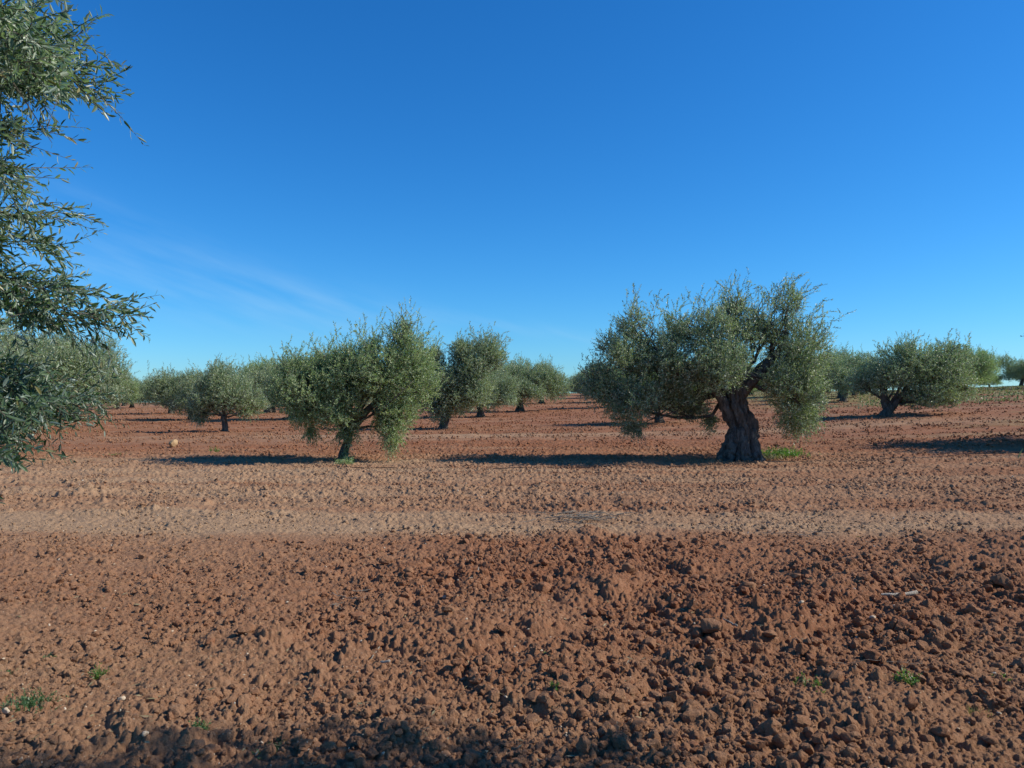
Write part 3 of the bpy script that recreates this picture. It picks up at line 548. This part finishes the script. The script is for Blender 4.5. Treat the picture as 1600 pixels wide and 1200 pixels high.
# prototypes for the rest of the grove
def proto(seed, rad, hgt, dens, leafm):
    rg = np.random.default_rng(seed); tb = MB(); cb = MB(); lean = rg.uniform(-.25, .25); th = hgt * .2
    P = np.array([[0, 0, -.3], [0, 0, .05], [lean * .3, 0, th * .5], [lean, .05, th], [lean * 1.1, .05, th * 1.2]]); tube(tb, P, [.42, .30, .2, .18, .16], 14, 0, 5, rg, .2)
    cl = []
    for i in range(9):
        a = i * 2.4 + rg.uniform(-.4, .4); q = rg.uniform(.35, .82) * rad if i else 0
        rr_ = rad * rg.uniform(.28, .52); cl.append((np.array([q * math.cos(a) + lean, q * math.sin(a), hgt * rg.uniform(.34, .80) if i else hgt * .68]), (rr_, rr_, hgt * rg.uniform(.22, .30))))
    skeleton(tb, P[-1], .16, cl, rg, 6)
    for i, (c, r3) in enumerate(cl): fill_clump(cb, c, *r3, int(dens * 900 * (r3[0] * r3[1] * r3[2]) ** .72), rg, .09, .034, 13, .38, seed=seed * 5 + i, gaps=.36)
    for q in range(14):
        c, r3 = cl[rg.integers(0, 9)]; a = c + np.array([rg.normal(0, .4), rg.normal(0, .4), r3[2] * .7]); v = np.array([rg.normal(0, .18), rg.normal(0, .18), rg.uniform(.4, .8)])
        pp = a + v * np.linspace(0, .9, 4)[:, None]; sprigs(cb, pp, unit(v + rg.normal(0, .2, (4, 3))), np.full(4, .28), rg, 10, .085, .03, stem=.006)
    for q in range(12):                                              # skirts hanging low
        a = rg.uniform(0, 6.28); fill_clump(cb, (rad * .8 * math.cos(a) + lean, rad * .8 * math.sin(a), hgt * .33), .5, .5, .4, 34, rg, .09, .034, 12, .35, droop=.6, seed=seed + q)
    return tb, cb, leafm, lean
PROTO = []
for sd, rad, hgt, dens, lm in ((1, 2.9, 3.8, .60, M_LEAF), (2, 2.7, 3.6, .6, M_LEAF), (3, 3.0, 4.1, .58, M_LEAFG), (4, 2.7, 3.5, .65, M_LEAFG), (5, 3.0, 3.9, .55, M_LEAF)):
    PROTO.append(proto(900 + sd, rad, hgt, dens, lm))
made = {}
def plant(kind, x, y, label, group, sc=1.0, rz=0.0, sq=(1, 1, 1)):
    z = float(land(np.array([float(x)]), np.array([float(y)]))[0]); o = empty('olive_tree', (x, y, z), label, 'tree', group, rz, tuple(sc * q for q in sq))
    if kind not in made:
        tb, cb, lm, _ = PROTO[kind]; a = tb.build('trunk', [M_BARK], o, smooth=True); b = cb.build('crown', [lm, M_TWIG], o); made[kind] = (a, b)
    else:
        for s in made[kind]:
            c = s.copy(); COL.objects.link(c); c.parent = o
    return o
rnd = random.Random(4)
PX = lambda px, Y: (px - 800) / 1200.0 * Y
# hand-placed neighbours that can be told apart
for kind, px, Y, sc, lab, sq in [
    (1, -70, 19.4, .82, 'olive tree at the left edge, crown behind the close drooping twigs', (1, 1, 1)),
    (0, 20, 34.5, 1.3, 'dense olive tree at far left, first of the row left of the dirt lane', (1, 1, 1)),
    (4, 118, 50.5, 1.32, 'tall olive tree second in the row left of the dirt lane', (1.05, 1, 1.1)),
    (2, 160, 68, 1.12, 'rounded olive tree third in the row left of the dirt lane', (1, 1, 1)),
    (3, 185, 90, 1.0, 'olive tree fourth in the row left of the dirt lane, low against the sky', (1, 1, 1)),
    (0, 300, 51, .98, 'olive tree right of the dirt lane, next beyond the small rounded one', (1, 1, 1)),
    (3, 268, 67, 1.02, 'olive tree right of the dirt lane, third from the front', (1, 1, 1)),
    (1, 514, 51, 1.2, 'olive tree half hidden behind the bushy tree, its trunk under the bushy crown', (1, 1, 1)),
    (2, 425, 67, 1.12, 'olive tree between the small rounded one and the bushy tree', (1, 1, 1)),
    (4, 456, 50, 1.0, 'olive tree just left behind the bushy tree', (1, 1, 1)),
    (0, 751, 51, .98, 'olive tree on a thin dark stem behind the wind-swept one', (1, 1, 1)),
    (1, 812, 62, 1.3, 'full rounded olive tree left of the long central lane', (1, 1, .93)),
    (4, 846, 84, 1.12, 'olive tree right behind the full rounded one, left of the central lane', (1, 1, 1)),
    (3, 1030, 37, .85, 'olive tree hidden behind the left half of the big old one', (1, 1, 1)),
    (2, 958, 66, .95, 'olive tree with its trunk showing right of the central lane under the big crown', (1, 1, 1)),
    (4, 1318, 58, .95, 'low olive tree between the big old one and the wide one at right', (1, 1, 1)),
    (1, 1335, 74, .82, 'distant olive tree just left of the wide one at right', (1, 1, 1)),
    (0, 1596, 84, .88, 'lone olive tree standing on the grassy rise at the right edge', (1, 1, 1)),
    (2, 1500, 62, .85, 'olive tree behind the right end of the wide crown', (1, 1, 1)),
    (3, 1546, 120, .72, 'small distant olive tree on the grassy skyline at right', (1, 1, 1)),
    (4, 1850, 20.6, 1.15, 'olive tree outside the right edge that throws the shadow in at right', (1, 1, 1))]:
    plant(kind, PX(px, Y), Y, lab, None, sc, rnd.uniform(0, 6.3), sq)
# regular ranks running away to the skyline
for j in range(3, 13):
    d = 1 + .82 * j; Y = 19.41 * d
    for k in range(-6, 16):
        px = 878 + (277 - 619 * k) / d
        if px < -120 or px > 1720: continue
        if j <= 3 and (k in (0, 1)): continue
        if px > 1420 and j > 3: continue
        if 150 < px < 250 and j < 5: continue
        if px < 250 and k >= 5 and abs(px - 222) < 14: continue
        if j > 8 and 320 < px < 720 and rnd.random() < .35: continue
        side = 'behind the close twigs at far left' if px < 150 else 'in the row left of the dirt lane' if px < 222 else 'in the rows right of the dirt lane, left of the bushy tree' if px < 440 else 'deep in the rows behind the bushy tree' if px < 680 else \
            'lining the left side of the central lane' if px < 878 else 'lining the right side of the central lane' if px < 960 else 'deep in the rows behind the big old tree' if px < 1300 else 'deep in the rows behind the wide tree at right'
        if abs(px - 878) < 22: continue
        plant(rnd.randrange(5), PX(px + rnd.uniform(-3, 3), Y) + rnd.uniform(-.5, .5), Y + rnd.uniform(-.8, .8), 'distant olive tree ' + side, 'distant olive trees ' + side, rnd.uniform(.92, 1.16), rnd.uniform(0, 6.3))
# the tree beside the viewer, right of the picture: its shadow falls along the bottom edge
plant(2, 3.5, 1.4, 'olive tree outside the right edge whose shadow lies along the bottom edge', None, .71, 1.0, (.95, 1, 1.65))

# ------------------------------------------------------------------ weeds, grass, twigs, irrigation pipe
def weed(px, py, wpx, hpx, n, label, m, seed, leafy=True):
    rg = np.random.default_rng(seed); x, y = px2g(px, py); z = float(gz(x, y, .02)[0]); k = y / 1200; mb = MB(); wd = wpx * k; h = hpx * k
    P = np.stack([rg.normal(0, wd * .3, n), rg.normal(0, wd * .3, n), np.full(n, -.01)], -1)
    D = unit(np.stack([rg.normal(0, .5, n), rg.normal(0, .5, n), rg.uniform(.4, 1.1, n)], -1))
    if leafy: sprigs(mb, P, D, h * rg.uniform(.5, 1.1, n), rg, 8, max(.018, h * .28), max(.007, h * .10), m=0, stem=.002, stem_m=0)
    else:
        Nn = unit(np.cross(D, rg.normal(size=(n, 3)))); leaves(mb, P, D, Nn, h * rg.uniform(.5, 1.2, n), np.full(n, max(.004, .0011 * y)))
    o = mb.build('weed' if leafy else 'grass_tuft', [m]); o.location = (x, y, z); return tag(o, label, 'plant')
weed(1224, 716, 54, 15, 230, 'bright green patch of weeds at the foot of the big old tree', M_WEED, 1)
weed(1205, 719, 40, 10, 120, 'dry pale grass tuft between the old trunk and the green weeds', M_DRY, 2, False)
weed(182, 712, 22, 5, 60, 'low green weed patch on the soil in front of the dirt lane', M_WEED, 3)
weed(336, 708, 8, 10, 24, 'small lone weed beyond the shadow of the bushy tree', M_WEED, 4)
weed(1410, 1082, 22, 24, 26, 'bright green seedling clump in the right foreground', M_WEED, 5)
weed(1262, 1078, 30, 12, 16, 'sparse green seedlings left of the bright clump in the right foreground', M_WEED, 6)
weed(1290, 1092, 16, 8, 12, 'tiny green seedlings just below the sparse ones in the right foreground', M_WEED, 61)
weed(160, 1058, 14, 20, 18, 'yellow-green seedling in the left foreground', M_WEED, 7)
weed(52, 1104, 60, 20, 110, 'dark green spreading weed in the bottom left foreground', M_WEEDD, 8)
weed(80, 1028, 14, 10, 14, 'faint small weed above the dark green one at left', M_WEEDD, 81)
weed(14, 1050, 24, 8, 18, 'flat weed at the left edge above the dark green one', M_WEEDD, 82)
weed(315, 1150, 22, 18, 20, 'small green weed left of the bottom shadow', M_WEEDD, 9)
weed(440, 1172, 42, 14, 110, 'low weeds inside the shadow at the bottom edge', M_WEEDD, 10)
weed(855, 1048, 10, 8, 8, 'tiny seedling in the centre foreground', M_WEED, 11)
weed(868, 1102, 12, 10, 10, 'thin seedling beside a clod in the centre foreground', M_WEED, 12)
weed(1520, 1112, 34, 14, 160, 'grey dry straw tuft in the right foreground', M_DRY, 13, False)
weed(1560, 1065, 10, 10, 10, 'small green seedling near the right edge', M_WEED, 14)
weed(540, 727, 22, 12, 60, 'leafy sucker shoots around the foot of the bushy tree', M_LEAFG, 15)
def far_grass():
    rg = np.random.default_rng(8); n = 26000; X = rg.uniform(18, 75, n); Y = rg.uniform(44, 120, n)
    k = (X / Y > .45) & (X / Y < .8) & (fbm(X * .15, Y * .3, 99, 3) > .36); X, Y = X[k], Y[k]; n = len(X); Z = gz(X, Y, 1.)
    D = unit(np.stack([rg.normal(0, .3, n), rg.normal(0, .3, n), np.ones(n)], -1)); gn = rg.uniform(size=n) < np.where(Y < 60, .75, .25)
    for q, m, nm, lb in ((gn, M_WEEDD, 'grass', 'green grass strip across the rise at far right'), (~gn, M_DRY, 'dry_grass', 'dry straw-coloured grass on the rise at far right')):
        mb = MB(); leaves(mb, np.stack([X, Y, Z], -1)[q], D[q], unit(np.cross(D[q], rg.normal(size=(q.sum(), 3)))), rg.uniform(.08, .2, q.sum()), np.full(q.sum(), .07)); tag(mb.build(nm, [m]), lb, None, None, 'stuff')
far_grass()
M_PIPE, t, b = mat('black_plastic'); b.inputs['Base Color'].default_value = (.018, .018, .02, 1); b.inputs['Roughness'].default_value = .45
pts = [(515, 731), (560, 733), (700, 734), (860, 733), (1000, 731), (1120, 729), (1200, 727), (1300, 725), (1420, 724), (1520, 723), (1700, 722)]
g = np.array([px2g(a, b_) for a, b_ in pts]); X = np.linspace(g[0, 0], g[-1, 0], 240); Y = np.interp(X, g[:, 0], g[:, 1]) + .05 * np.sin(X * 1.3) + .03 * np.sin(X * 3.1)
Zp = gz(X, Y, .02); Zp = np.convolve(np.pad(Zp, 4, mode='edge'), np.ones(9) / 9, 'valid') + .022
mb = MB(); tube(mb, np.stack([X, Y, Zp], -1), np.full(240, .008), 8); tag(mb.build('irrigation_pipe', [M_PIPE], smooth=True), 'thin black drip irrigation pipe lying along the nearest row of trees', 'pipe')
def twig_heap(px, py, wpx, n, label, seed, cat='twigs', name='twig_bundle', rad=.004, spread=.10):
    rg = np.random.default_rng(seed); x, y = px2g(px, py); z = float(gz(x, y, .02)[0]); mb = MB(); wd = wpx * y / 1200
    for q in range(n):
        a = np.array([rg.uniform(-wd / 2, wd / 2), rg.normal(0, spread), rg.uniform(.015, .05)]); v = np.array([rg.choice([-1, 1]) * rg.uniform(.2, .5), rg.normal(0, .1), rg.normal(0, .03)]) * min(1, wd * 1.2 + .15)
        tube(mb, curve(a, a + v, 6, .06, rg), np.linspace(rad, rad * .5, 6), 5)
        tube(mb, curve(a + v * .5, a + v * .7 + [0, rg.normal(0, .08), rg.uniform(0, .04)], 4, .05, rg), np.linspace(rad * .7, rad * .4, 4), 4)
    o = mb.build(name, [M_DRYW], smooth=True); o.location = (x, y, z); return tag(o, label, cat)
M_DRYW = bark('dry_wood', (.16, .13, .10), (.46, .40, .32), 2)
twig_heap(900, 812, 130, 34, 'heap of dry grey prunings on the pale strip', 1, rad=.0055, spread=.16)
twig_heap(1240, 838, 70, 5, 'few dry stalks on the pale strip below the big old tree', 2)
twig_heap(545, 940, 40, 6, 'small bundle of dry twigs left of the centre foreground', 3)
twig_heap(1340, 1052, 90, 3, 'thin straw stalks across the clods in the right foreground', 4, rad=.002)
def stick(px0, py0, px1, py1, r, label, seed, m=None):
    x0, y0 = px2g(px0, py0); x1, y1 = px2g(px1, py1); rg = np.random.default_rng(seed); mb = MB(); zz = max(float(gz(x0, y0, .02)[0]), float(gz(x1, y1, .02)[0])) + r * 1.4 + .01
    P = curve((0, 0, 0), (x1 - x0, y1 - y0, .012), 9, .05, rg); tube(mb, P, r * np.array([.6, .8, .9, 1, 1, 1.05, 1.1, 1.25, 1.2]), 9, 0, 3, rg, .12)
    o = mb.build('stick', [m or M_DRYW], smooth=True); o.location = (x0, y0, zz); tag(o, label, 'stick')
M_PALEW = bark('bleached_wood', (.32, .27, .20), (.62, .55, .45), 2)
stick(1374, 938, 1430, 937, .013, 'bleached pale curved stick on the clods at right', 5, M_PALEW)
stick(733, 915, 748, 900, .006, 'short grey twig standing up left of the largest clod', 6)
stick(1128, 985, 1150, 1000, .006, 'short dark stick by the wide rough clod', 7)
stick(596, 1046, 610, 1048, .007, 'short pale stub of wood in the centre left foreground', 8, M_PALEW)
stick(580, 1036, 594, 1020, .004, 'thin twig poking out of the soil left of centre', 9)

def litter():
    rg = np.random.default_rng(31); n = 2600; Y = 2.8 * (14 / 2.8) ** rg.uniform(0, 1, n); X = rg.uniform(-.75, .75, n) * Y
    k = fbm(X * .9, Y * .9, 140, 3) > .5; X, Y = X[k], Y[k]; n = len(X); Z = gz(X, Y) + .008
    a = rg.uniform(0, 6.28, n); D = unit(np.stack([np.cos(a), np.sin(a), rg.normal(0, .2, n)], -1)); Nn = unit(np.cross(np.cross(D, [0, 0, 1.]), D) + rg.normal(0, .3, (n, 3)))
    mb = MB(); leaves(mb, np.stack([X, Y, Z], -1), D, Nn, rg.uniform(.02, .07, n), np.where(rg.uniform(size=n) < .6, .0025, .011) * (1 + Y * .04)); o = mb.build('dry_litter', [M_DRY]); tag(o, 'scraps of dry straw and fallen olive leaves on the soil', None, None, 'stuff')
    n = 1500; Y = 2.8 * (16 / 2.8) ** rg.uniform(0, 1, n); X = rg.uniform(-.75, .75, n) * Y; Z = gz(X, Y); V, F = clod_shape(1, 9); r_ = (.003 + .0006 * Y) * (.6 + 1.6 * rg.uniform(0, 1, n) ** 4); Rm = rotmats(rg, n, .6)
    W = np.einsum('nij,vj->nvi', Rm, V) * r_[:, None, None] + np.stack([X, Y, Z + r_ * .4], -1)[:, None]; mb = MB(); mb.add(W, (F[None] + (np.arange(n) * len(V))[:, None, None]).reshape(-1, 3))
    tag(mb.build('grit', [M_STONE]), 'pale grit and pebbles scattered through the soil', None, None, 'stuff')
litter()
